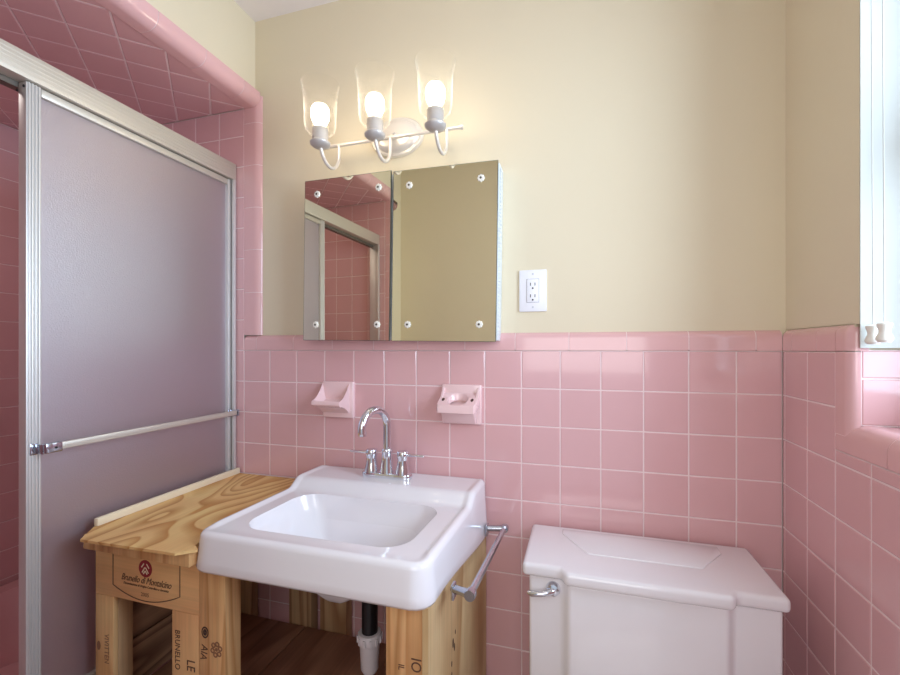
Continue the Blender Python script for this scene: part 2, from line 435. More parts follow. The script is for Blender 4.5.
# right wall ---------------------------------------------------------------
PX = 0.012; WY0, WY1, WZ0, WZ1 = -1.03, -0.278, 1.105, 2.17; WT = 0.17
mb = MB()
def wbox(y0, y1, z0, z1): mb.box(PX, WT, y0, y1, z0, z1, 2)
wbox(WY1+0.006, PL+0.1, 0, CAPT); wbox(-0.284, PL+0.1, CAPT-0.001, CEILZ+0.05); wbox(YF-0.1, WY0, 0, CEILZ+0.05)
wbox(WY0, WY1+0.006, 0, WZ0-0.012); wbox(WY0, WY1+0.006, WZ1, CEILZ+0.05)
tiles(mb, (0, 0, 0), (0, 1, 0), (0, 0, 1), (-1, 0, 0), (YF, 0, 0, ROW0), (-0.12095-20*T, ROW0-12*T), (T, T), holes=[(-1.11, -0.2305, 1.049, 1.30)])
# tiled part of the reveal, far jamb and near jamb
tiles(mb, (0, WY1, 0), (1, 0, 0), (0, 0, 1), (0, -1, 0), (0.018, WT, WZ0, ROW0+0.004), (0.018, ROW0-T*2+0.06), (0.155, T))
tiles(mb, (0, WY0, 0), (1, 0, 0), (0, 0, 1), (0, 1, 0), (0.012, WT, WZ0, ROW0+0.004), (0.02, ROW0-T*2+0.06), (T, T))
tiles(mb, (0, 0, WZ0), (1, 0, 0), (0, 1, 0), (0, 0, 1), (0.02, WT, WY0, WY1), (0.02, WY1-10*T), (T, T))
struct(mb, 'wall_right', [TILE, GROUT, PLASTER])
# white painted reveal lining above the tile
mb = MB()
mb.box(PX+0.0005, WT, -0.2865, -0.2845, ROW0+0.008, WZ1); mb.box(PX+0.010, WT, -0.2845, WY1+0.006, ROW0+0.008, CAPT); mb.box(PX+0.002, WT, WY0-0.006, WY0+0.001, ROW0+0.006, WZ1)
mb.box(PX+0.002, WT, WY0, WY1, WZ1-0.006, WZ1)
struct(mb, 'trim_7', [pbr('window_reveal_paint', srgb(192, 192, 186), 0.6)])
capx = [(a, b) for a, b in capprof]
mb = MB(); strip_trim(mb, capx, [0.0, -0.045, -0.16, -0.232], 'y')
strip_trim(mb, capx, [-1.10, -1.2525, -1.405, -1.5575, -1.71, YF], 'y')
struct(mb, 'trim_4', [TRIMP, GROUT])
# upright bullnose at the window jamb, with its rounded cap corner
jp = [(0.0, -0.2315), (0.0, -0.260)]+[(0.018-0.018*math.cos(t), -0.260-0.018*math.sin(t)) for t in [PI/2*i/7 for i in range(1, 8)]]+[(0.019, -0.2315)]
mb = MB(); strip_trim(mb, jp, [WZ0-0.024, ROW0+0.001], 'z')
cor = []
for k in range(8):
    t = PI/2*k/7; d = 0.020*(1-math.cos(t)); z = CAPT-0.020+0.020*math.sin(t)
    d = min(d, 0.016)
    cor.append([(d, -0.2325, z), (d, -0.260, z)]+[(0.018-(0.018-d)*math.cos(a), -0.260-(0.018-d)*math.sin(a), z) for a in [PI/2*i/7 for i in range(1, 8)]]+[(0.030, -0.278+d, z), (0.030, -0.2325, z)])
low = [(x, y, ROW0+0.0025) for x, y, z in cor[0]]
mb.loft([low]+cor, 0, True, True)
struct(mb, 'trim_5', [TRIMP, GROUT])
# window sill bullnose
sp = [(0.0, 1.050), (0.0, WZ0-0.030)]+[(0.030-0.030*math.cos(t), WZ0-0.030+0.031*math.sin(t)) for t in [PI/2*i/7 for i in range(1, 8)]]+[(0.05, WZ0), (0.05, 1.050)]
mb = MB(); strip_trim(mb, sp, [-0.2305, -0.3815, -0.534, -0.6865, -0.839, -0.9915, -1.11], 'y')
struct(mb, 'trim_6', [TRIMP, GROUT])
# window
mb = MB()
fx0, fx1 = WT-0.05, WT-0.005
for y0, y1, z0, z1 in ((WY0, WY1, WZ0, WZ0+0.05), (WY0, WY1, WZ1-0.05, WZ1), (WY0, WY0+0.05, WZ0, WZ1), (WY1-0.05, WY1, WZ0, WZ1), (WY0, WY1, 1.60, 1.65)):
    mb.box(fx0, fx1, y0, y1, z0, z1, 0, 0.004)
mb.box(WT-0.026, WT-0.022, WY0+0.045, WY1-0.045, WZ0+0.045, WZ1-0.045, 1)
struct(mb, 'window_1', [WHITEPAINT, PANE])

# shower shell: far wall, near end wall, tiled soffit
mb = MB(); mb.box(XS-0.1, XS-0.004, YE-0.1, PL+0.1, 0, CEILZ+0.05, 2)
tiles(mb, (XS, 0, 0), (0, 1, 0), (0, 0, 1), (1, 0, 0), (YE, 0, 0, SOF), (-20*T, ROW0-12*T), (T, T))
struct(mb, 'wall_shower', [TILE, GROUT, PLASTER])
mb = MB()
tiles(mb, (0, YE, 0), (1, 0, 0), (0, 0, 1), (0, 1, 0), (XS, -1.627, 0, SOF), (-1.634-10*T, ROW0-12*T), (T, T))
mb.box(XS, XH-0.004, YE-0.10, YE-0.004, 0, CEILZ+0.05, 2)
struct(mb, 'wall_shower_end', [TILE, GROUT, PLASTER])
mb = MB()
diag_tiles(mb, SOF, XS, -1.627, YE, 0.0, -1.627, -0.004, 0.1549)
mb.box(XS, XH-0.02, YE, PL, SOF+0.012, SOF+0.03, 2)
struct(mb, 'ceiling_shower', [TILE, GROUT, PLASTER])
mb = MB(); mb.box(XH-0.02, XH, YE-0.05, PL, SOF+0.032, CEILZ+0.05, 0)
mb.box(XH-0.10, XH, YF-0.1, YE-0.006, 0, CEILZ+0.05, 0)
struct(mb, 'wall_left', [PLASTER])
# wall behind the camera with a doorway
DX0, DX1, DZ = -0.83, -0.10, 2.05
mb = MB()
for x0, x1, z0, z1 in ((XH-0.1, DX0, 0, CEILZ), (DX1, 0.2, 0, CEILZ), (DX0, DX1, DZ, CEILZ)):
    mb.box(x0, x1, YF-0.10, YF, z0, z1, 0)
struct(mb, 'wall_front', [PLASTER])
mb = MB()
for x0, x1, z0, z1 in ((DX0-0.07, DX0, 0, DZ+0.07), (DX1, DX1+0.07, 0, DZ+0.07), (DX0, DX1, DZ, DZ+0.07)):
    mb.box(x0, x1, YF-0.11, YF+0.015, z0, z1, 0, 0.004)
struct(mb, 'door_1', [WHITEPAINT])
mb = MB(); mb.box(XS-0.1, 0.2, YF-0.1, PL+0.1, CEILZ, CEILZ+0.08); struct(mb, 'ceiling', [CEIL])
mb = MB(); mb.box(XS-0.1, 0.2, YF-1.4, PL+0.1, -0.06, -0.004, 1)
tiles(mb, (0, 0, 0), (1, 0, 0), (0, 1, 0), (0, 0, 1), (-1.66, 0.0, YF, 0.0), (-1.66, YF), (0.0525, 0.0525), gap=0.003)
struct(mb, 'floor', [FLOORT, GROUT])

# ------------------------------------------------------------------ bathtub
def rrect(x0, x1, y0, y1, r, n=8, z=0.0):
    pts = []
    for cx, cy, a in ((x1-r, y1-r, 0), (x0+r, y1-r, 90), (x0+r, y0+r, 180), (x1-r, y0+r, 270)):
        for i in range(n+1):
            t = math.radians(a+90*i/n); pts.append((cx+r*math.cos(t), cy+r*math.sin(t), z))
    return pts
mb = MB(); a0, a1, b0, b1 = XS+0.004, -1.660, YE+0.004, -0.006
R = [rrect(a0, a1, b0, b1, 0.012, 8, 0.0), rrect(a0, a1, b0, b1, 0.012, 8, 0.335), rrect(a0+0.012, a1-0.012, b0+0.012, b1-0.012, 0.012, 8, 0.35),
     rrect(a0+0.07, a1-0.08, b0+0.08, b1-0.08, 0.10, 8, 0.35), rrect(a0+0.085, a1-0.095, b0+0.10, b1-0.095, 0.12, 8, 0.325),
     rrect(a0+0.13, a1-0.13, b0+0.22, b1-0.13, 0.14, 8, 0.11), rrect(a0+0.18, a1-0.18, b0+0.30, b1-0.19, 0.14, 8, 0.075)]
mb.loft(R, 0, True, True)
tub = mb.build('bathtub', [pbr('pink_tub_enamel', srgb(226, 176, 178), 0.15, coat=0.4)], loc=(-2.13, -0.67, 0))
tag(tub, 'pink bathtub behind the frosted sliding shower door', 'bathtub')

# ------------------------------------------------------------------ shower frame and door
t = thing('shower_door_frame', 'brushed aluminium header track and wall jambs framing the shower opening', 'shower frame', (-1.69, -0.56, 0.352))
mb = MB()
mb.box(-1.725, -1.665, YE+0.003, -0.003, 1.851, 1.909, 0, 0.002)
for k in range(5):
    z = 1.861+k*0.009; mb.box(-1.667, -1.6640, YE+0.004, -0.004, z, z+0.004, 0, 0.001)
mb.build('header_track', [ALU], t)
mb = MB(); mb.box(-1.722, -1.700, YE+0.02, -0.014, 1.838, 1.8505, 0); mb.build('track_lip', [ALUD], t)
for y0, y1 in ((-0.014, -0.003), (YE+0.003, YE+0.016)):
    mb = MB(); mb.box(-1.724, -1.665, y0, y1, 0.375, 1.8505, 0, 0.0015)
    mb.box(-1.672, -1.662, y0-(0.004 if y0 > -0.5 else -0.004), y1-(0.004 if y0 > -0.5 else -0.004), 0.375, 1.8505, 0, 0.0015)
    mb.build('wall_jamb', [ALUV], t)
mb = MB(); mb.box(-1.728, -1.664, YE+0.003, -0.003, 0.352, 0.374, 0, 0.002); mb.box(-1.712, -1.708, YE+0.003, -0.003, 0.374, 0.390); mb.build('bottom_track', [ALU], t)

t = thing('sliding_shower_door', 'frosted glass sliding shower door in an aluminium frame with towel bar', 'shower door', (-1.685, -0.32, 0.392))
PY0, PY1, PZ0, PZ1 = -0.614, -0.019, 0.392, 1.849
mb = MB(); mb.box(-1.700, -1.674, PY0, PY0+0.029, PZ0, PZ1, 0, 0.0015)
for k in range(4):
    y = PY0+0.003+k*0.0065; mb.box(-1.676, -1.6715, y, y+0.0040, PZ0, PZ1, 0, 0.001)
mb.build('stile', [ALUV], t)
mb = MB(); mb.box(-1.700, -1.674, PY1-0.013, PY1, PZ0, PZ1, 0, 0.002); mb.build('stile', [ALUV], t)
mb = MB(); mb.box(-1.698, -1.675, PY0+0.0295, PY1-0.0135, PZ1-0.020, PZ1-0.001, 0, 0.002); mb.build('top_rail', [ALU], t)
mb = MB(); mb.box(-1.698, -1.675, PY0+0.0295, PY1-0.0135, PZ0, PZ0+0.03, 0, 0.002); mb.build('bottom_rail', [ALU], t)
mb = MB(); mb.box(-1.690, -1.685, PY0+0.027, PY1-0.011, PZ0+0.028, PZ1-0.018, 0); gp = mb.build('glass_pane', [FROST], t)
gp['label'] = 'frosted hammered glass pane'
mb = MB()
for z in (1.838, 1.827):
    pass
mb.tube([(-1.702, PY0+0.0, 1.832), (-1.702, PY0-0.002, 1.832)], 0.003, 10)
mb.tube([(-1.680, PY0+0.0, 1.838), (-1.680, PY0-0.002, 1.838)], 0.003, 10)
mb.build('screw', [DARK], t)
bar = MB(); bar.box(-1.645, -1.637, -0.575, -0.030, 1.016, 1.032, 0, 0.0015)
bar.box(-1.6365, -1.6355, -0.56, -0.045, 1.022, 1.026, 0)
tb = bar.build('towel_bar', [ALU], t)
for y0, y1 in ((-0.609, -0.566), (-0.036, -0.021)):
    k = MB(); k.box(-1.672, -1.669, y0, y0+0.014 if y0 < -0.1 else y1, 1.008, 1.034, 0, 0.001)
    k.box(-1.672, -1.645, y0+0.010, y0+0.0135, 1.010, 1.032, 0, 0.001)
    k.box(-1.648, -1.6345, y0+0.010, y1, 1.012, 1.034, 0, 0.002)
    if y0 < -0.1: k.lathe([(0.0028, 0), (0.0025, 0.0015)], (0, 0, 0), 10, 1, M=Matrix.Translation((-1.6345, (y0+y1)/2+0.008, 1.023)) @ Matrix.Rotation(PI/2, 4, 'Y'))
    k.build('bracket', [CHROMED, DARK], tb)

# ------------------------------------------------------------------ medicine cabinet
CX0, CX1, CZ0, CZ1, CYF = -1.349, -0.714, 1.272, 1.789, -0.050
t = thing('medicine_cabinet', 'wall mirror cabinet with two frameless mirror doors hung slightly crooked', 'medicine cabinet', ((CX0+CX1)/2, PL, CZ0))
mb = MB(); mb.box(CX0+0.006, CX1+0.003, CYF+0.004, PL-0.0005, CZ0+0.004, CZ1-0.004, 0, 0.002)
for k in range(44):
    z = CZ0+0.02+k*0.011
    mb.box(CX1+0.002, CX1+0.0055, CYF+0.006, CYF+0.024, z, z+0.006, 0)
mb.build('cabinet_body', [CABSTEEL], t)
splitx = -1.038
clipz = (CZ0+0.050, CZ1-0.047)
for d, (x0, x1, cxs) in enumerate(((CX0, splitx-0.0015, (-1.301, -1.081)), (splitx+0.0015, CX1, (-0.984, -0.763)))):
    # the left door stands slightly ajar on its left hinge
    J = Matrix.Translation((x0, CYF, 0)) @ Matrix.Rotation(math.radians(-1.75 if d == 0 else 0.0), 4, 'Z') @ Matrix.Translation((-x0, -CYF, 0))
    mb = MB(); mb.box(x0, x1, CYF-0.006, CYF-0.001, CZ0, CZ1, 1, M=J)
    mb.box(x0+0.0012, x1-0.0012, CYF-0.0064, CYF-0.0055, CZ0+0.0012, CZ1-0.0012, 0, M=J)
    dr = mb.build('mirror_door', [MIRROR, MIRROREDGE], t)
    for x in cxs:
        for z in clipz:
            c = MB()
            prof = [(0.0105, 0.0), (0.0105, 0.0020), (0.0085, 0.0042), (0.0040, 0.0046)]
            n = 32; rings = []
            for r, h in prof:
                rings.append([((r*(1+0.10*math.cos(8*2*PI*k/n)) if r > 0.005 else r)*math.cos(2*PI*k/n), (r*(1+0.10*math.cos(8*2*PI*k/n)) if r > 0.005 else r)*math.sin(2*PI*k/n), h) for k in range(n)])
            Mx = J @ Matrix.Translation((x, CYF-0.0064, z)) @ Matrix.Rotation(PI/2, 4, 'X')
            c.loft(rings, 0, True, True, True, True, Mx)
            c.lathe([(0.0034, 0.0044), (0.0034, 0.0054), (0.0015, 0.0060)], (0, 0, 0), 12, 1, M=Mx)
            c.build('mirror_clip', [CLIP, SCREW], dr)
t.rotation_euler = (0, math.radians(0.75), 0)

# ------------------------------------------------------------------ outlet
t = thing('wall_outlet', 'white rectangular double power outlet on the beige wall', 'outlet', (-0.616, PL, 1.358))
mb = MB(); mb.box(-0.656, -0.577, PL-0.0065, PL-0.0003, 1.357, 1.479, 0, 0.0025); mb.build('cover_plate', [OUTLETM], t)
mb = MB(); mb.box(-0.6335, -0.5995, PL-0.0090, PL-0.006, 1.3845, 1.4515, 0, 0.0012)
for z in (1.4325, 1.3985):
    for dx in (-0.0065, 0.0065):
        mb.box(-0.6165+dx-0.0011, -0.6165+dx+0.0011, PL-0.0093, PL-0.0085, z, z+0.0085, 1)
    mb.lathe([(0.0026, 0), (0.0026, 0.0005)], (0, 0, 0), 12, 1, M=Matrix.Translation((-0.6165, PL-0.0088, z-0.0075)) @ Matrix.Rotation(PI/2, 4, 'X'))
mb.build('receptacle', [OUTLETM, DARK], t)
mb = MB(); mb.box(-0.6345, -0.5985, PL-0.0068, PL-0.006, 1.3835, 1.4525, 0); mb.build('receptacle_gap', [pbr('outlet_shadow', srgb(150, 150, 160), 0.6)], t)
for z in (1.467, 1.370):
    mb = MB(); mb.lathe([(0.0030, 0), (0.0026, 0.0010), (0.0008, 0.0013)], (0, 0, 0), 12, 0, M=Matrix.Translation((-0.6165, PL-0.0062, z)) @ Matrix.Rotation(PI/2, 4, 'X'))
    mb.build('screw', [pbr('outlet_screw', srgb(205, 205, 214), 0.35)], t)

# ------------------------------------------------------------------ vanity light
LY = -0.155
t = thing('vanity_light', 'three-bulb wall light with clear glass jar shades above the mirror cabinet', 'wall light', (-1.035, PL, 1.92))
mb = MB()
Mp = Matrix.Translation((-1.046, PL-0.0005, 1.925)) @ Matrix.Rotation(PI/2, 4, 'X')
mb.lathe([(0.083, 0), (0.083, 0.006), (0.079, 0.011), (0.070, 0.012), (0.067, 0.015), (0.062, 0.020), (0.045, 0.0235), (0.02, 0.0245)], (0, 0, 0), 48, 0, M=Mp, sx=1.08, sy=0.76)
bp = mb.build('backplate', [NICKEL], t)
mb = MB(); mb.lathe([(0.006, 0.024), (0.006, 0.028), (0.003, 0.031)], (0, 0, 0), 14, 0, M=Mp); mb.build('finial', [NICKELG], bp)
mb = MB(); mb.tube([(-1.262, -0.05, 1.897), (-0.816, -0.05, 1.897)], 0.0055, 14)
for x in (-1.262, -0.816): mb.lathe([(0.0075, -0.004), (0.0075, 0.004)], (0, 0, 0), 14, 0, M=Matrix.Translation((x, -0.05, 1.897)) @ Matrix.Rotation(PI/2, 4, 'Y'))
mb.tube([(-1.046, -0.012, 1.915), (-1.046, -0.035, 1.908), (-1.046, -0.05, 1.897)], 0.006, 12)
mb.build('crossbar', [NICKEL], t)
for x in (-1.221, -1.043, -0.862):
    y0, y1 = -0.05, LY; r = (y0-y1)/2; cy = (y0+y1)/2
    path = [(x, y0, 1.897), (x, y0, 1.878)]+[(x, cy+r*math.cos(a), 1.866-0.060*math.sin(a)) for a in [PI*i/14 for i in range(1, 14)]]+[(x, y1, 1.858)]
    a = MB(); a.tube(path, 0.0052, 12); a.build('arm', [NICKEL], t)
    a = MB(); a.lathe([(0.008, 1.842), (0.022, 1.846), (0.029, 1.852), (0.030, 1.857), (0.024, 1.862), (0.0225, 1.866), (0.0235, 1.896), (0.022, 1.899)], (x, LY, 0), 28); so = a.build('socket', [NICKELG], t)
    a = MB()
    outp = [(0.024, 1.884), (0.036, 1.887), (0.043, 1.895), (0.0460, 1.91), (0.0475, 1.96), (0.0500, 2.005), (0.056, 2.028)]
    inp = [(0.0535, 2.028), (0.0482, 2.005), (0.0458, 1.96), (0.044, 1.912), (0.041, 1.898), (0.035, 1.8895), (0.024, 1.887)]
    rim = [(0.0565, 2.030), (0.0540, 2.0305)]
    a.lathe(outp+rim+inp, (x, LY, 0), 40, 0, False, False); g = a.build('glass_shade', [GLASS], t, autosmooth=80)
    g['label'] = 'clear glass jar shade, open at the top'
    a = MB(); a.lathe([(0.012, 1.896), (0.013, 1.904), (0.019, 1.914), (0.0255, 1.928), (0.0272, 1.942), (0.0258, 1.956), (0.020, 1.966), (0.010, 1.9715), (0.002, 1.973)], (x, LY, 0), 28)
    b = a.build('bulb', [BULB], t, autosmooth=80); b['label'] = 'lit white bulb'

# ------------------------------------------------------------------ ceramic soap dish and toothbrush holder
def cer_plate(mb, x0, x1, z0, z1, d=0.012):
    mb.box(x0, x1, -d, 0.006, z0, z1, 0, 0.004, 3)
t = thing('soap_dish', 'pink ceramic soap dish with an open scooped tray on tiled wall', 'soap dish', (-1.262, 0, 1.02))
mb = MB(); X0, X1, Z0, Z1 = -1.306, -1.192, 1.021, 1.140
cer_plate(mb, X0, X1, Z0, Z1)
mb.build('wall_plate', [PINKCER], t)
mb = MB()   # tray: curved side cheeks and hollow
def dish_rings(xa, xb, yf, ztop, zlip, hollow, lip_z, under):
    rings = []
    return rings
# scooped tray body as loft of y-slices: outline in x at several depths
def tray(mb, xa, xb, zc, depth, drop, inset):
    N = 9
    # underside + front lip + hollow, section in (y,z) swept along x with rising cheeks
    nx = 25
    rows = []
    for i in range(nx):
        u = i/(nx-1); x = xa+(xb-xa)*u
        e = abs(2*u-1)
        cheek = max(0.0, (e-0.80)/0.20)
        sec = []
        back_top = zc+0.050*cheek**0.8
        # inside floor from wall to lip
        for k in range(N):
            v = k/(N-1); y = -0.010-(depth-0.010)*v
            hol = -drop*math.sin(PI*min(1, v*0.95+0.05))**0.8*(1-cheek)
            chz = (0.050*(1-v)**2.0)*cheek
            sec.append((x, y, zc+hol+chz-0.006*v))
        yf = -depth
        sec += [(x, yf-0.003, zc-0.011), (x, yf-0.002, zc-0.018), (x, yf+0.006, zc-0.024)]
        for k in range(1, 7):
            v = k/6; y = (yf+0.006)+(depth-0.006-0.008)*v
            sec.append((x, y, zc-0.024-0.030*(v**1.8)))
        rows.append(sec)
    mb.loft(rows, 0, True, True, True, True)
tray(mb, X0+0.001, X1-0.014, 1.088, 0.074, 0.014, 0)
mb.build('tray', [PINKCER], t)
t = thing('toothbrush_holder', 'pink ceramic tumbler and toothbrush holder with a round cup hole', 'toothbrush holder', (-0.83, 0, 1.02))
mb = MB(); X0, X1 = -0.890, -0.766
cer_plate(mb, X0, X1, Z0, Z1); mb.build('wall_plate', [PINKCER], t)
# flat shelf with round hole and two slots
mb = MB(); xa, xb, yb, yf, zt, zb_ = X0+0.002, X1-0.006, -0.010, -0.072, 1.087, 1.066
cxm, cym, rh = (xa+xb)/2, -0.041, 0.0285; n = 48
def sq(a):
    c, s = math.cos(a), math.sin(a); hx, hy = (xb-xa)/2, (yb-yf)/2; my = (yb+yf)/2
    k = min(hx/abs(c) if abs(c) > 1e-6 else 9, ((yb-cym) if s > 0 else (cym-yf))/abs(s) if abs(s) > 1e-6 else 9)
    return (cxm+c*k, cym+s*k)
out_ = [sq(2*PI*i/n) for i in range(n)]; ins = [(cxm+rh*math.cos(2*PI*i/n), cym+rh*0.92*math.sin(2*PI*i/n)) for i in range(n)]
mb.loft([[(x, y, zb_) for x, y in ins], [(x, y, zb_) for x, y in out_], [(x, y-0.000, zt-0.003) for x, y in out_],
         [(cxm+(x-cxm)*0.975, cym+(y-cym)*0.955, zt) for x, y in out_], [(cxm+(x-cxm)*1.12, cym+(y-cym)*1.12, zt) for x, y in ins], [(cxm+(x-cxm)*1.02, cym+(y-cym)*1.02, zt-0.003) for x, y in ins], [(x, y, zb_) for x, y in ins]], 0)
for sx in (-1, 1):   # dark toothbrush slots
    mb.lathe([(0.0055, 0), (0.0055, 0.0006)], (0, 0, 0), 14, 1, M=Matrix.Translation((cxm+sx*0.044, -0.045, zt)), sx=0.8, sy=1.2)
mb.v = [Vector((p.x, p.y, p.z+0.034*max(0.0, (p.y-yf)/(yb-yf))-0.004)) for p in mb.v]
mb.build('shelf', [PINKCER, KNOT], t)
mb = MB()   # side cheeks and lower tray
for x0, x1 in ((X0+0.003, X0+0.011), (X1-0.013, X1-0.004)):
    mb = MB()
    pr = [(-0.010, 1.135)]+[(-0.010-0.055*(k/8), 1.137-0.052*(1-(1-k/8)**1.7)) for k in range(1, 9)]+[(-0.066, 1.070), (-0.010, 1.070)]
    mb.prism(pr, x0, x1, 'x', 0, 0.002)
    mb.build('side_cheek', [PINKCER], t)
mb = MB()
pr = [(-0.010, 1.024), (-0.010, 1.090), (-0.063, 1.063), (-0.052, 1.058), (-0.030, 1.034), (-0.022, 1.024)]
mb.prism(pr, X0+0.010, X1-0.014, 'x', 0, 0.003); mb.build('lower_ledge', [PINKCER], t)

# ------------------------------------------------------------------ sink
SX0, SX1, SYF, SYB, RIM, LEDGE = -1.308, -0.749, -0.502, -0.004, 0.836, 0.861
t = thing('bathroom_sink', 'white rectangular porcelain sink with raised back ledge on wood stand', 'sink', (-1.03, -0.25, 0.75))
def sst(a, b, x):
    x = max(0, min(1, (x-a)/(b-a))); return x*x*(3-2*x)
def rim_h(x, y):
    led = sst(-0.190, -0.135, y)
    edge = min(x-SX0, SX1-x, y-SYF)
    fr = y-SYF; side = min(x-SX0, SX1-x)
    lip = 0.0065*(1-sst(0.012, 0.030, side))*sst(0.0, 0.07, fr)+0.004*(1-sst(0.0, 0.05, fr))*(1-sst(0.0, 0.07, fr))
    back = SYB-y
    z = RIM-0.003+lip*(1-0.4*led)+(LEDGE-RIM+0.004)*led
    return z
NN = 40
def ringrect(x0, x1, y0, y1, r, n=NN):
    """n points per side so rings correspond"""
    P4 = []
    base = rrect(x0, x1, y0, y1, r, 10)
    # resample uniformly by side: straight+corner param
    segs = []
    pts = base+[base[0]]
    L = [0]
    for a, b in zip(pts[:-1], pts[1:]): L.append(L[-1]+math.hypot(b[0]-a[0], b[1]-a[1]))
    # anchor at corner midpoints to keep correspondence
    idx = [5, 16, 27, 38]
    res = []
    for q in range(4):
        l0 = L[idx[q]]; l1 = L[idx[(q+1) % 4]]+(L[-1] if q == 3 else 0)
        for k in range(n):
            l = l0+(l1-l0)*k/n
            l %= L[-1]
            j = max(i for i in range(len(L)-1) if L[i] <= l+1e-12)
            f = (l-L[j])/max(1e-9, L[j+1]-L[j])
            res.append((pts[j][0]+(pts[j+1][0]-pts[j][0])*f, pts[j][1]+(pts[j+1][1]-pts[j][1])*f))
    return res
O1 = ringrect(SX0, SX1, SYF, SYB, 0.034)
Bo = ringrect(-1.240, -0.822, -0.446, -0.190, 0.062)
rings = []
def skirtz(y): return 0.750-0.048*sst(-0.47, 0.0, y) if y > -0.47 else 0.750
def off(P, d):
    n = len(P); r = []
    for i in range(n):
        a, b = P[i-1], P[(i+1) % n]; tx, ty = b[0]-a[0], b[1]-a[1]; l = math.hypot(tx, ty)
        r.append((P[i][0]+ty/l*d, P[i][1]-tx/l*d))
    return r
def rb(P): return [(x, min(y, SYB)) for x, y in P]
inn = rb(off(O1, -0.012)); o8 = rb(off(O1, 0.008)); o6 = rb(off(O1, 0.0045))
rings.append([(x, y, skirtz(y)+0.03) for x, y in inn])
rings.append([(x, y, skirtz(y)) for x, y in rb(off(O1, -0.006))])
rings.append([(x, y, skirtz(y)+0.001) for x, y in rb(off(O1, 0.004))])
rings.append([(x, y, skirtz(y)+0.008) for x, y in o8])
for k in range(1, 4):
    f = k/4; d = 0.008*(1-f)
    rings.append([(x, y, (skirtz(y)+0.008)*(1-f)+(rim_h(max(SX0, min(SX1, x)), y)-0.014)*f) for x, y in rb(off(O1, d))])
rings.append([(x, y, rim_h(x, y)-0.014) for x, y in O1])
for a in (25, 50, 72, 90):
    d = 0.014*(1-math.cos(math.radians(a))); s = 0.014*math.sin(math.radians(a))
    rings.append([(x, y, rim_h(x, y)-0.014+s) for x, y in off(O1, -d)])
Oi = off(O1, -0.014)
K = 22
for k in range(1, K+1):
    f = k/K
    rings.append([(a[0]+(b[0]-a[0])*f, a[1]+(b[1]-a[1])*f, rim_h(a[0]+(b[0]-a[0])*f, a[1]+(b[1]-a[1])*f)) for a, b in zip(Oi, Bo)])
dc = (-1.027, -0.300)
def bowl(f, depth, zed):
    # f 0 at edge, 1 at the drain
    e = f**0.9
    z = zed-depth*(1-(1-f)**2.4)
    return z
for k in range(1, 23):
    f = k/23
    g = 1-(1-f)**1.25 if f < 1 else 1
    rr = []
    for x, y in Bo:
        px = x+(dc[0]-x)*(f**1.25); py = y+(dc[1]-y)*(f**1.25)
        z = rim_h(x, y)-0.135*(1-(1-f)**2.0)-0.006*sst(0.0, 0.08, f)
        rr.append((px, py, z))
    rings.append(rr)
rings = [[(x+0.030*y, y, z) for x, y, z in r] for r in rings]
mb = MB(); mb.loft(rings, 0, False, True)
# underside of the bowl
und = []; uc = (-1.065, -0.325)
for f, z in ((0.0, 0.815), (0.10, 0.785), (0.30, 0.745), (0.50, 0.710), (0.70, 0.662), (0.82, 0.640), (0.90, 0.628), (0.96, 0.622)):
    und.append([(x+(uc[0]-x)*f+(x-uc[0])*0.04*(1-f), y+(uc[1]-y)*f+(y-uc[1])*0.04*(1-f), z) for x, y in Bo])
mb.loft(und, 0, False, True)
mb.build('basin', [PORC], t, autosmooth=70)
mb = MB(); dz = RIM-0.141
mb.lathe([(0.022, 0.0), (0.022, 0.002), (0.017, 0.003), (0.014, 0.0005), (0.003, 0.0005)], (dc[0], dc[1], dz+0.0005), 24); mb.build('drain_flange', [CHROME], t)

# ------------------------------------------------------------------ faucet
FX, FY, FZ = -1.041, -0.078, LEDGE+0.0015
t = thing('faucet', 'chrome two-handle faucet with a high arched spout on sink ledge', 'faucet', (FX, FY, FZ))
mb = MB(); n = 40
def oval(hx, hy, z):
    pts = []
    for i in range(n):
        a = 2*PI*i/n; c, s = math.cos(a), math.sin(a)
        pts.append((FX+hx*abs(c)**0.6*(1 if c > 0 else -1), FY+hy*abs(s)**0.75*(1 if s > 0 else -1)*(0.80+0.20*abs(c)), z))
    return pts
mb.loft([oval(0.079, 0.026, FZ), oval(0.080, 0.027, FZ+0.008), oval(0.078, 0.025, FZ+0.014), oval(0.070, 0.019, FZ+0.017)], 0, True, True)
mb.build('base_plate', [CHROME], t)
for s in (-1, 1):
    hx = FX+s*0.0510
    mb = MB(); mb.lathe([(0.0225, FZ+0.013), (0.0215, FZ+0.020), (0.0175, FZ+0.040), (0.0155, FZ+0.054), (0.0160, FZ+0.060), (0.0175, FZ+0.064), (0.0175, FZ+0.078), (0.0155, FZ+0.081), (0.004, FZ+0.082)], (hx, FY, 0), 28)
    hb = mb.build('handle', [CHROME], t)
    mb = MB(); mb.tube([(hx+s*0.014, FY-0.001, FZ+0.0705), (hx+s*0.040, FY-0.004, FZ+0.0715), (hx+s*0.066, FY-0.006, FZ+0.0715), (hx+s*0.070, FY-0.006, FZ+0.0715)], [0.0042, 0.0036, 0.0034, 0.0020], 12)
    mb.build('lever', [CHROME], hb)
mb = MB(); mb.lathe([(0.0215, FZ+0.013), (0.0205, FZ+0.022), (0.0165, FZ+0.050), (0.0155, FZ+0.074), (0.0165, FZ+0.078), (0.0155, FZ+0.086), (0.0115, FZ+0.088)], (FX, FY, 0), 28)
dv = Vector((-0.30, -1.0, 0)).normalized(); rr_ = 0.053; zc = FZ+0.155
path = [(FX, FY, FZ+0.08), (FX, FY, FZ+0.12)]
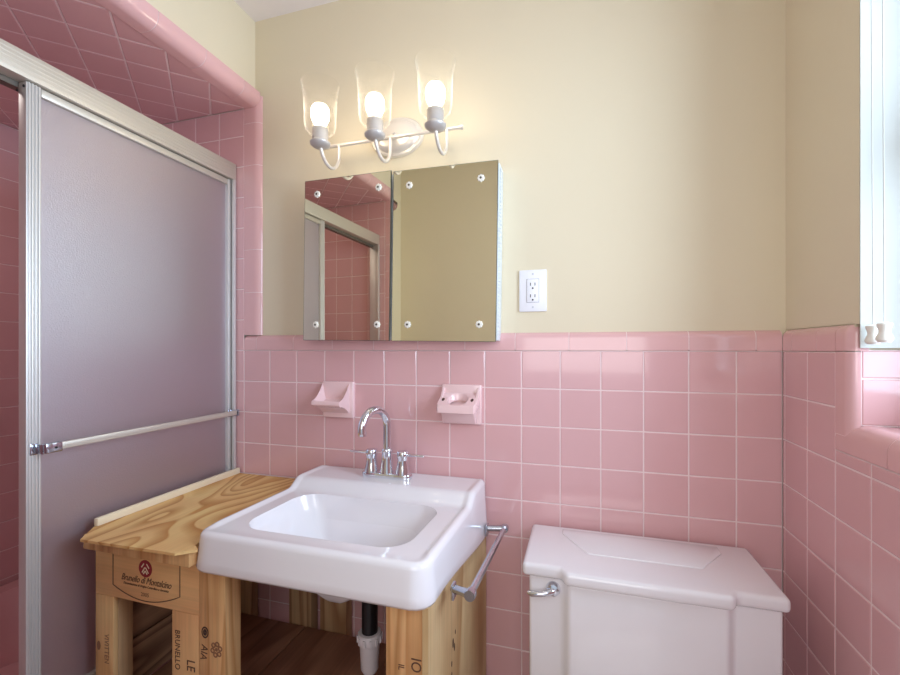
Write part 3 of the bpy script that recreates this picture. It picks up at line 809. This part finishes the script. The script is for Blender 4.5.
for i in range(0, 17):
    a = PI*1.03*i/16
    p = Vector((FX, FY, zc))+dv*(rr_-rr_*math.cos(a))+Vector((0, 0, rr_*math.sin(a)))
    path.append(tuple(p))
e = Vector(path[-1]); path.append(tuple(e+Vector((-dv.x*0.004, -dv.y*0.002, -0.006))*1.0))
mb.tube(path, 0.0118, 18)
e2 = Vector(path[-1])
mb.tube([tuple(e2+Vector((0, 0, 0.002))), tuple(e2+Vector((0, 0, -0.004)))], 0.0105, 18)
mb.build('spout', [CHROME], t, autosmooth=60)
mb = MB(); mb.lathe([(0.0025, 0), (0.0025, 0.03), (0.0048, 0.032), (0.0048, 0.040), (0.002, 0.042)], (FX, FY+0.022, FZ+0.012), 12); mb.build('lift_rod', [CHROME], t)

# ------------------------------------------------------------------ sink side towel bar
t = thing('towel_bar', 'chrome towel bar bracketed to the right side of the sink', 'towel bar', (-0.72, -0.24, 0.745))
A1 = Vector((-0.738, -0.405, 0.748)); A2 = Vector((-0.738, -0.062, 0.738)); B1 = Vector((-0.692, -0.446, 0.767)); B2 = Vector((-0.690, -0.050, 0.738))
mb = MB(); mb.tube([tuple(B1+(B1-B2).normalized()*0.006), tuple(B2)], 0.0075, 8); mb.build('bar', [CHROMED], t)
for A, B in ((A1, B1), (A2, B2)):
    mb = MB(); mb.tube([tuple(A), tuple(A+(B-A)*0.5), tuple(B)], [0.009, 0.0085, 0.0095], 12)
    mb.box(A.x-0.004, A.x+0.003, A.y-0.011, A.y+0.011, A.z-0.020, A.z+0.012, 0, 0.002)
    mb.lathe([(0.0105, -0.010), (0.0115, -0.006), (0.0115, 0.006), (0.0105, 0.010)], (0, 0, 0), 16, 0, M=Matrix.Translation(B) @ (B2-B1).to_track_quat('Z', 'Y').to_matrix().to_4x4())
    mb.build('bracket', [CHROMED], t)

# ------------------------------------------------------------------ drain pipe
t = thing('drain_pipe', 'black tailpiece and white plastic trap hanging below the sink', 'drain pipe', (-1.025, -0.24, 0.40))
PXc, PYc = -1.003, -0.265
mb = MB(); mb.lathe([(0.0205, 0.515), (0.0205, 0.640)], (PXc, PYc, 0), 20); tp_ = mb.build('tailpiece', [BLACKP], t); tp_['label'] = 'black pipe'
mb = MB(); mb.lathe([(0.010, 0.418), (0.018, 0.421), (0.0225, 0.430), (0.0255, 0.49), (0.027, 0.495), (0.030, 0.500), (0.0305, 0.516), (0.028, 0.522), (0.022, 0.523)], (PXc, PYc, 0), 20)
for k in range(12):
    a = 2*PI*k/12; mb.box(-0.003, 0.003, 0.0285, 0.0325, 0.500, 0.516, 0, M=Matrix.Translation((PXc, PYc, 0)) @ Matrix.Rotation(a, 4, 'Z'))
w = mb.build('trap', [PVC], t); w['label'] = 'white plastic trap with ribbed nut'

# ------------------------------------------------------------------ countertop and strip
mb = MB()
poly = [(-1.602, -0.551), (-1.330, -0.541), (-1.297, -0.513), (-1.3190, -0.4985), (-1.3300, -0.470), (-1.319, -0.006), (-1.655, -0.006), (-1.648, -0.490)]
mb.prism(poly, 0.7985, 0.8045, 'z', 0)
ct = mb.build('plywood_countertop', [PLY], loc=(-1.48, -0.28, 0.7985)); tag(ct, 'swirly grained plywood board on the stand left of the sink', 'countertop')
mb = MB()
mb.prism([(-1.650, -0.489), (-1.639, -0.487), (-1.645, -0.007), (-1.656, -0.007)], 0.8048, 0.8245, 'z', 0, 0.0015)
st = mb.build('trim_strip', [STRIPW], loc=(-1.648, -0.25, 0.8048)); tag(st, 'cream wooden strip along the countertop edge against the shower door', 'trim strip')

# ------------------------------------------------------------------ vanity stand of crate wood
VY = -0.490
t = thing('vanity_stand', 'rough wooden sink stand made of printed wine crate boards and posts', 'vanity stand', (-1.2, -0.25, 0))
def part(name, mat, *boxes, bev=0.0015, parent=None):
    m = MB()
    for b in boxes: m.box(*b, 0, bev)
    return m.build(name, [mat], parent or t)
fp = part('front_panel', PINE, (-1.643, -1.318, VY, VY+0.012, 0.640, 0.7635))
part('apron_board', PINEV2, (-1.640, -1.314, -0.520, -0.484, 0.7640, 0.7980))
ls = part('left_stile', PINEV, (-1.643, -1.583, VY, VY+0.012, 0.0, 0.6395))
rs = part('right_stile', PINEV, (-1.397, -1.3185, VY, VY+0.012, 0.0, 0.6395))
part('left_post', STUDW, (-1.6215, -1.5835, VY+0.0125, VY+0.0500, 0.0, 0.7630))
mp_ = part('middle_post', PINEV2, (-1.3175, -1.245, VY, VY+0.048, 0.0, 0.7480))
rp = part('right_post', PINEV2, (-0.853, -0.7765, VY, VY+0.042, 0.0, 0.7480))
m = MB(); m.prism([(VY-0.002, 0.0), (VY-0.002, 0.752), (-0.44, 0.752), (-0.10, 0.722), (-0.006, 0.715), (-0.006, 0.0)], -0.7640, -0.7520, 'x', 0)
m.v = [Vector((p.x+0.024*p.y, p.y, p.z)) for p in m.v]
sd = m.build('side_panel', [PLYS], t); sd['label'] = 'plywood side panel'
part('shelf_board', SHELFW, (-1.630, -1.345, -0.475, -0.050, 0.322, 0.340))
part('shelf_board', SHELFW, (-1.341, -0.766, -0.440, -0.050, 0.322, 0.340))
for x0, x1, y0 in ((-1.640, -1.569, -0.045), (-1.412, -1.328, -0.045), (-1.294, -1.199, -0.045)):
    part('back_stud', STUDW, (x0, x1, y0, -0.006, 0.0, 0.742))
for k, (z0, z1) in enumerate(((0.342, 0.47), (0.474, 0.60), (0.604, 0.735))):
    part('side_plank', SIDEW, (-1.6425, -1.631, VY+0.07, -0.05, z0, z1))
for k, (z0, z1) in enumerate(((0.342, 0.47), (0.474, 0.60), (0.604, 0.735))):
    pass
# printing: M maps text plane (x right, y up) onto the front faces
Mf = lambda x, z, rot=0, y=VY-0.0004: Matrix.Translation((x, y, z)) @ Matrix.Rotation(PI/2, 4, 'X') @ Matrix.Rotation(rot, 4, 'Z')
# arched label outline
arcp = [(-1.583, VY-0.0002, 0.7630), (-1.583, VY-0.0002, 0.671)]
for i in range(1, 16):
    u = i/16; x = -1.583+0.210*u
    arcp.append((x, VY-0.0002, 0.671-0.026*math.sin(PI*u)**0.9+0.003*u))
arcp += [(-1.373, VY-0.0002, 0.674), (-1.373, VY-0.0002, 0.7630)]
m = MB(); m.tube(arcp, 0.0011, 6); lo_ = m.build('label_outline', [INK], fp); lo_['label'] = 'dark arched label outline'
m = MB(); m.lathe([(0.0205, 0), (0.0205, 0.0006)], (0, 0, 0), 32, 0, M=Mf(-1.478, 0.7245))
Mw = Mf(-1.478, 0.7245, 0, VY-0.0012)
for a, b in (((-0.010, -0.010), (-0.001, 0.003)), ((0.010, -0.010), (0.001, 0.003)), ((-0.012, 0.002), (-0.004, 0.012)), ((0.012, 0.002), (0.004, 0.012)), ((-0.006, -0.013), (0.0, -0.005)), ((0.006, -0.013), (0.0, -0.005))):
    d = Vector((b[0]-a[0], b[1]-a[1], 0)).normalized(); nn = Vector((-d.y, d.x, 0))*0.0016
    q = [Vector((a[0], a[1], 0))+nn, Vector((a[0], a[1], 0))-nn, Vector((b[0], b[1], 0))-nn, Vector((b[0], b[1], 0))+nn]
    m.add(q, [(0, 1, 2, 3)], 1, False, Mw)
em = m.build('seal_emblem', [REDINK, STRIPW], fp); em['label'] = 'round red seal'
text_mesh('printed_title', 'Brunello di Montalcino', 0.0225, Mf(-1.478, 0.688), INK, fp, shear=0.45, align='CENTER', sx=0.80, spacing=0.95)
text_mesh('printed_line', 'Denominazione di Origine Controllata e Garantita', 0.0080, Mf(-1.478, 0.6785), INK, fp, shear=0.3, align='CENTER', sx=0.86)
text_mesh('printed_year', '2005', 0.013, Mf(-1.480, 0.6575), INKL, fp, align='CENTER', sx=1.0)
text_mesh('printed_word', 'BRUNELLO', 0.021, Mf(-1.387, 0.597, -PI/2), INK, rs, spacing=1.05, sx=0.86)
text_mesh('printed_word', 'LE', 0.034, Mf(-1.352, 0.535, -PI/2), INK, rs, sx=0.8)
text_mesh('printed_word', 'VIVITTEN', 0.021, Mf(-1.611, 0.545, -PI/2), INKL, ls, spacing=1.05, sx=0.8)
m = MB(); m.lathe([(0.008, 0), (0.008, 0.0005)], (0, 0, 0), 16, 0, M=Mf(-1.631, 0.512), sx=0.75, sy=1.4); m.build('printed_mark', [INKL], ls)
text_mesh('printed_word', 'AIA', 0.026, Mf(-1.309, 0.578, -PI/2-0.12), INK, mp_, sx=0.85)
m = MB()
for r0, r1 in ((0.0115, 0.0085), (0.0065, 0.001)):
    m.lathe([(r0, 0), (r0, 0.0004), (r1, 0.0004), (r1, 0)], (0, 0, 0), 24, 0, False, False, M=Mf(-1.300, 0.606), sx=0.85, sy=1.15)
m.build('wood_knot', [KNOT], mp_)
m = MB()
for k in range(6):
    a = 2*PI*k/6+0.3
    m.lathe([(0.0062, 0), (0.0062, 0.0004), (0.0030, 0.0004), (0.0030, 0)], (0, 0, 0), 14, 0, False, False, M=Mf(-1.268+0.011*math.cos(a), 0.573+0.0125*math.sin(a)))
m.lathe([(0.004, 0), (0.004, 0.0004)], (0, 0, 0), 12, 0, M=Mf(-1.268, 0.573))
fl = m.build('printed_flower', [INKL], mp_)
text_mesh('printed_word', 'IO', 0.030, Mf(-0.799, 0.652, -PI/2), INK, rp, sx=0.9)
text_mesh('printed_word', 'IL', 0.018, Mf(-0.826, 0.634, -PI/2), INK, rp, sx=0.9)
m = MB()
for y, z, r in ((-0.335, 0.585, 0.006), (-0.325, 0.570, 0.005), (-0.345, 0.545, 0.0035), (-0.345, 0.520, 0.004), (-0.318, 0.600, 0.003)):
    m.lathe([(r, 0), (r, 0.0004)], (0, 0, 0), 10, 0, M=Matrix.Translation((-0.7520+0.024*y+0.0003, y, z)) @ Matrix.Rotation(PI/2, 4, 'Y'), sx=1.8, sy=0.8)
m.build('wood_knot', [KNOT], sd)

# ------------------------------------------------------------------ toilet
t = thing('toilet', 'white porcelain toilet with stepped tank and lid in the corner', 'toilet', (-0.345, -0.35, 0))
def tank_outline(x0, x1, yb, yside, ycen, xa, xb, w=0.012):
    return [(x0, yb), (x0, yside), (xa-w, yside), (xa+w*0.2, ycen), (xb-w*0.2, ycen), (xb+w, yside), (x1, yside), (x1, yb)]
mb = MB()
mb.prism(tank_outline(-0.600, -0.091, -0.022, -0.243, -0.262, -0.512, -0.192), 0.40, 0.718, 'z', 0, 0.007, 3)
mb.build('tank', [TOILETP], t, autosmooth=60)
mb = MB()
mb.prism(tank_outline(-0.615, -0.081, -0.016, -0.255, -0.278, -0.519, -0.186, 0.010), 0.7185, 0.7495, 'z', 0, 0.010, 4)
mb.prism([(-0.530, -0.040), (-0.530, -0.070), (-0.467, -0.170), (-0.219, -0.170), (-0.156, -0.078), (-0.156, -0.040)], 0.745, 0.7520, 'z', 0, 0.002, 2)
mb.build('tank_lid', [TOILETP], t, autosmooth=60)
mb = MB()
mb.lathe([(0.0165, -0.001), (0.0165, 0.006), (0.013, 0.012), (0.006, 0.014)], (0, 0, 0), 20, 0, M=Matrix.Translation((-0.545, -0.243, 0.694)) @ Matrix.Rotation(PI/2, 4, 'X'))
mb.tube([(-0.545, -0.256, 0.694), (-0.552, -0.262, 0.693), (-0.572, -0.264, 0.687), (-0.592, -0.264, 0.6855), (-0.602, -0.263, 0.687)], [0.007, 0.0068, 0.0060, 0.0070, 0.0040], 12)
fh = mb.build('flush_lever', [CHROME], t); fh['label'] = 'chrome flush lever'
mb = MB()
def ell(cx, cy, rx, ry, z, n=36, sq=0.0): return [(cx+rx*math.cos(2*PI*i/n), cy+ry*math.sin(2*PI*i/n), z) for i in range(n)]
mb.loft([ell(-0.343, -0.40, 0.10, 0.22, 0.0), ell(-0.343, -0.40, 0.095, 0.20, 0.08), ell(-0.343, -0.42, 0.10, 0.20, 0.18), ell(-0.343, -0.47, 0.15, 0.25, 0.30), ell(-0.343, -0.49, 0.180, 0.265, 0.375), ell(-0.343, -0.49, 0.182, 0.268, 0.392),
         ell(-0.343, -0.49, 0.140, 0.215, 0.392), ell(-0.343, -0.49, 0.11, 0.17, 0.28), ell(-0.343, -0.46, 0.04, 0.05, 0.20)], 0, True, True)
mb.box(-0.50, -0.19, -0.30, -0.04, 0.30, 0.399, 0, 0.02, 3)
mb.build('bowl', [TOILETP], t)
mb = MB(); mb.loft([ell(-0.343, -0.49, 0.180, 0.266, 0.393), ell(-0.343, -0.49, 0.184, 0.270, 0.402), ell(-0.343, -0.49, 0.178, 0.264, 0.411), ell(-0.343, -0.49, 0.120, 0.190, 0.411), ell(-0.343, -0.49, 0.115, 0.185, 0.393)], 0); mb.build('seat', [TOILETP], t)
mb = MB(); mb.loft([ell(-0.343, -0.49, 0.180, 0.266, 0.412), ell(-0.343, -0.49, 0.184, 0.270, 0.420), ell(-0.343, -0.49, 0.176, 0.260, 0.430), ell(-0.343, -0.49, 0.05, 0.08, 0.434)], 0, True, True); mb.build('seat_cover', [TOILETP], t)

# ------------------------------------------------------------------ blind pull cords with tassels in the window
for i, (x, y, zt, lab) in enumerate(((0.022, -0.3045, 1.276, 'white pull cord with ivory tassel, the left one nearer the beige wall edge'),
                                (0.021, -0.3365, 1.279, 'white pull cord with ivory tassel, the right one overlapping the other tassel'))):
    c = thing('blind_cord', lab, 'blind cord', (x, y, zt), 'blind pull cords in the window')
    m = MB(); m.tube([(x, y, zt+0.01), (x-0.001, y+0.001, 1.7), (x-0.002, y+0.003, 2.162)], 0.0011, 6); m.build('cord', [CORD], c)
    m = MB(); m.lathe([(0.008, zt-0.019), (0.0115, zt-0.015), (0.0115, zt-0.010), (0.0080, zt-0.002), (0.0080, zt+0.003), (0.0105, zt+0.011), (0.0105, zt+0.014), (0.004, zt+0.017)], (x, y, 0), 20); m.build('tassel', [TASSEL], c)

# ------------------------------------------------------------------ light
def area(name, loc, rot, sx, sy, col, w, spread=None):
    l = bpy.data.lights.new(name, 'AREA'); l.shape = 'RECTANGLE'; l.size = sx; l.size_y = sy; l.color = col; l.energy = w
    o = bpy.data.objects.new(name, l); COL.objects.link(o); o.location = loc; o.rotation_euler = rot
    if spread: l.spread = math.radians(spread)
    return o
area('window_daylight', (0.42, -0.67, 1.68), (0, math.radians(90), 0), 1.15, 0.80, (0.68, 0.83, 1.0), 34, 150)
area('shower_fill', (-2.15, -0.60, SOF-0.006), (0, 0, 0), 0.16, 0.16, (1.0, 0.93, 0.88), 1.6)  # unseen fill lamp under the soffit, added to brighten the shower interior
area('hall_fill', (-0.50, -2.35, 1.70), (math.radians(82), 0, 0), 1.1, 1.3, (1.0, 0.94, 0.90), 16)  # unseen fill added beyond the doorway to light the room from behind
w = bpy.data.worlds.new('sky'); scene.world = w; w.use_nodes = True
bg = w.node_tree.nodes['Background']; bg.inputs[0].default_value = (0.78, 0.88, 1.0, 1); bg.inputs[1].default_value = 0.8

# ------------------------------------------------------------------ camera (level, slight vertical shift)
cam = bpy.data.cameras.new('camera'); co = bpy.data.objects.new('camera', cam); COL.objects.link(co)
cam.sensor_fit = 'HORIZONTAL'; cam.sensor_width = 36.0; cam.lens = 36.0*432.25/900.0
co.location = (-0.48907, -1.27145, 1.25); co.rotation_euler = (PI/2, 0, 0.28857)
cam.shift_y = (348.186-337.5)/900.0
cam.clip_start = 0.02
scene.camera = co
scene.view_settings.view_transform = 'Standard'
scene.view_settings.look = 'None'
scene.view_settings.exposure = -0.14
for o in list(bpy.data.objects):
    if '_b' in o: del o['_b']
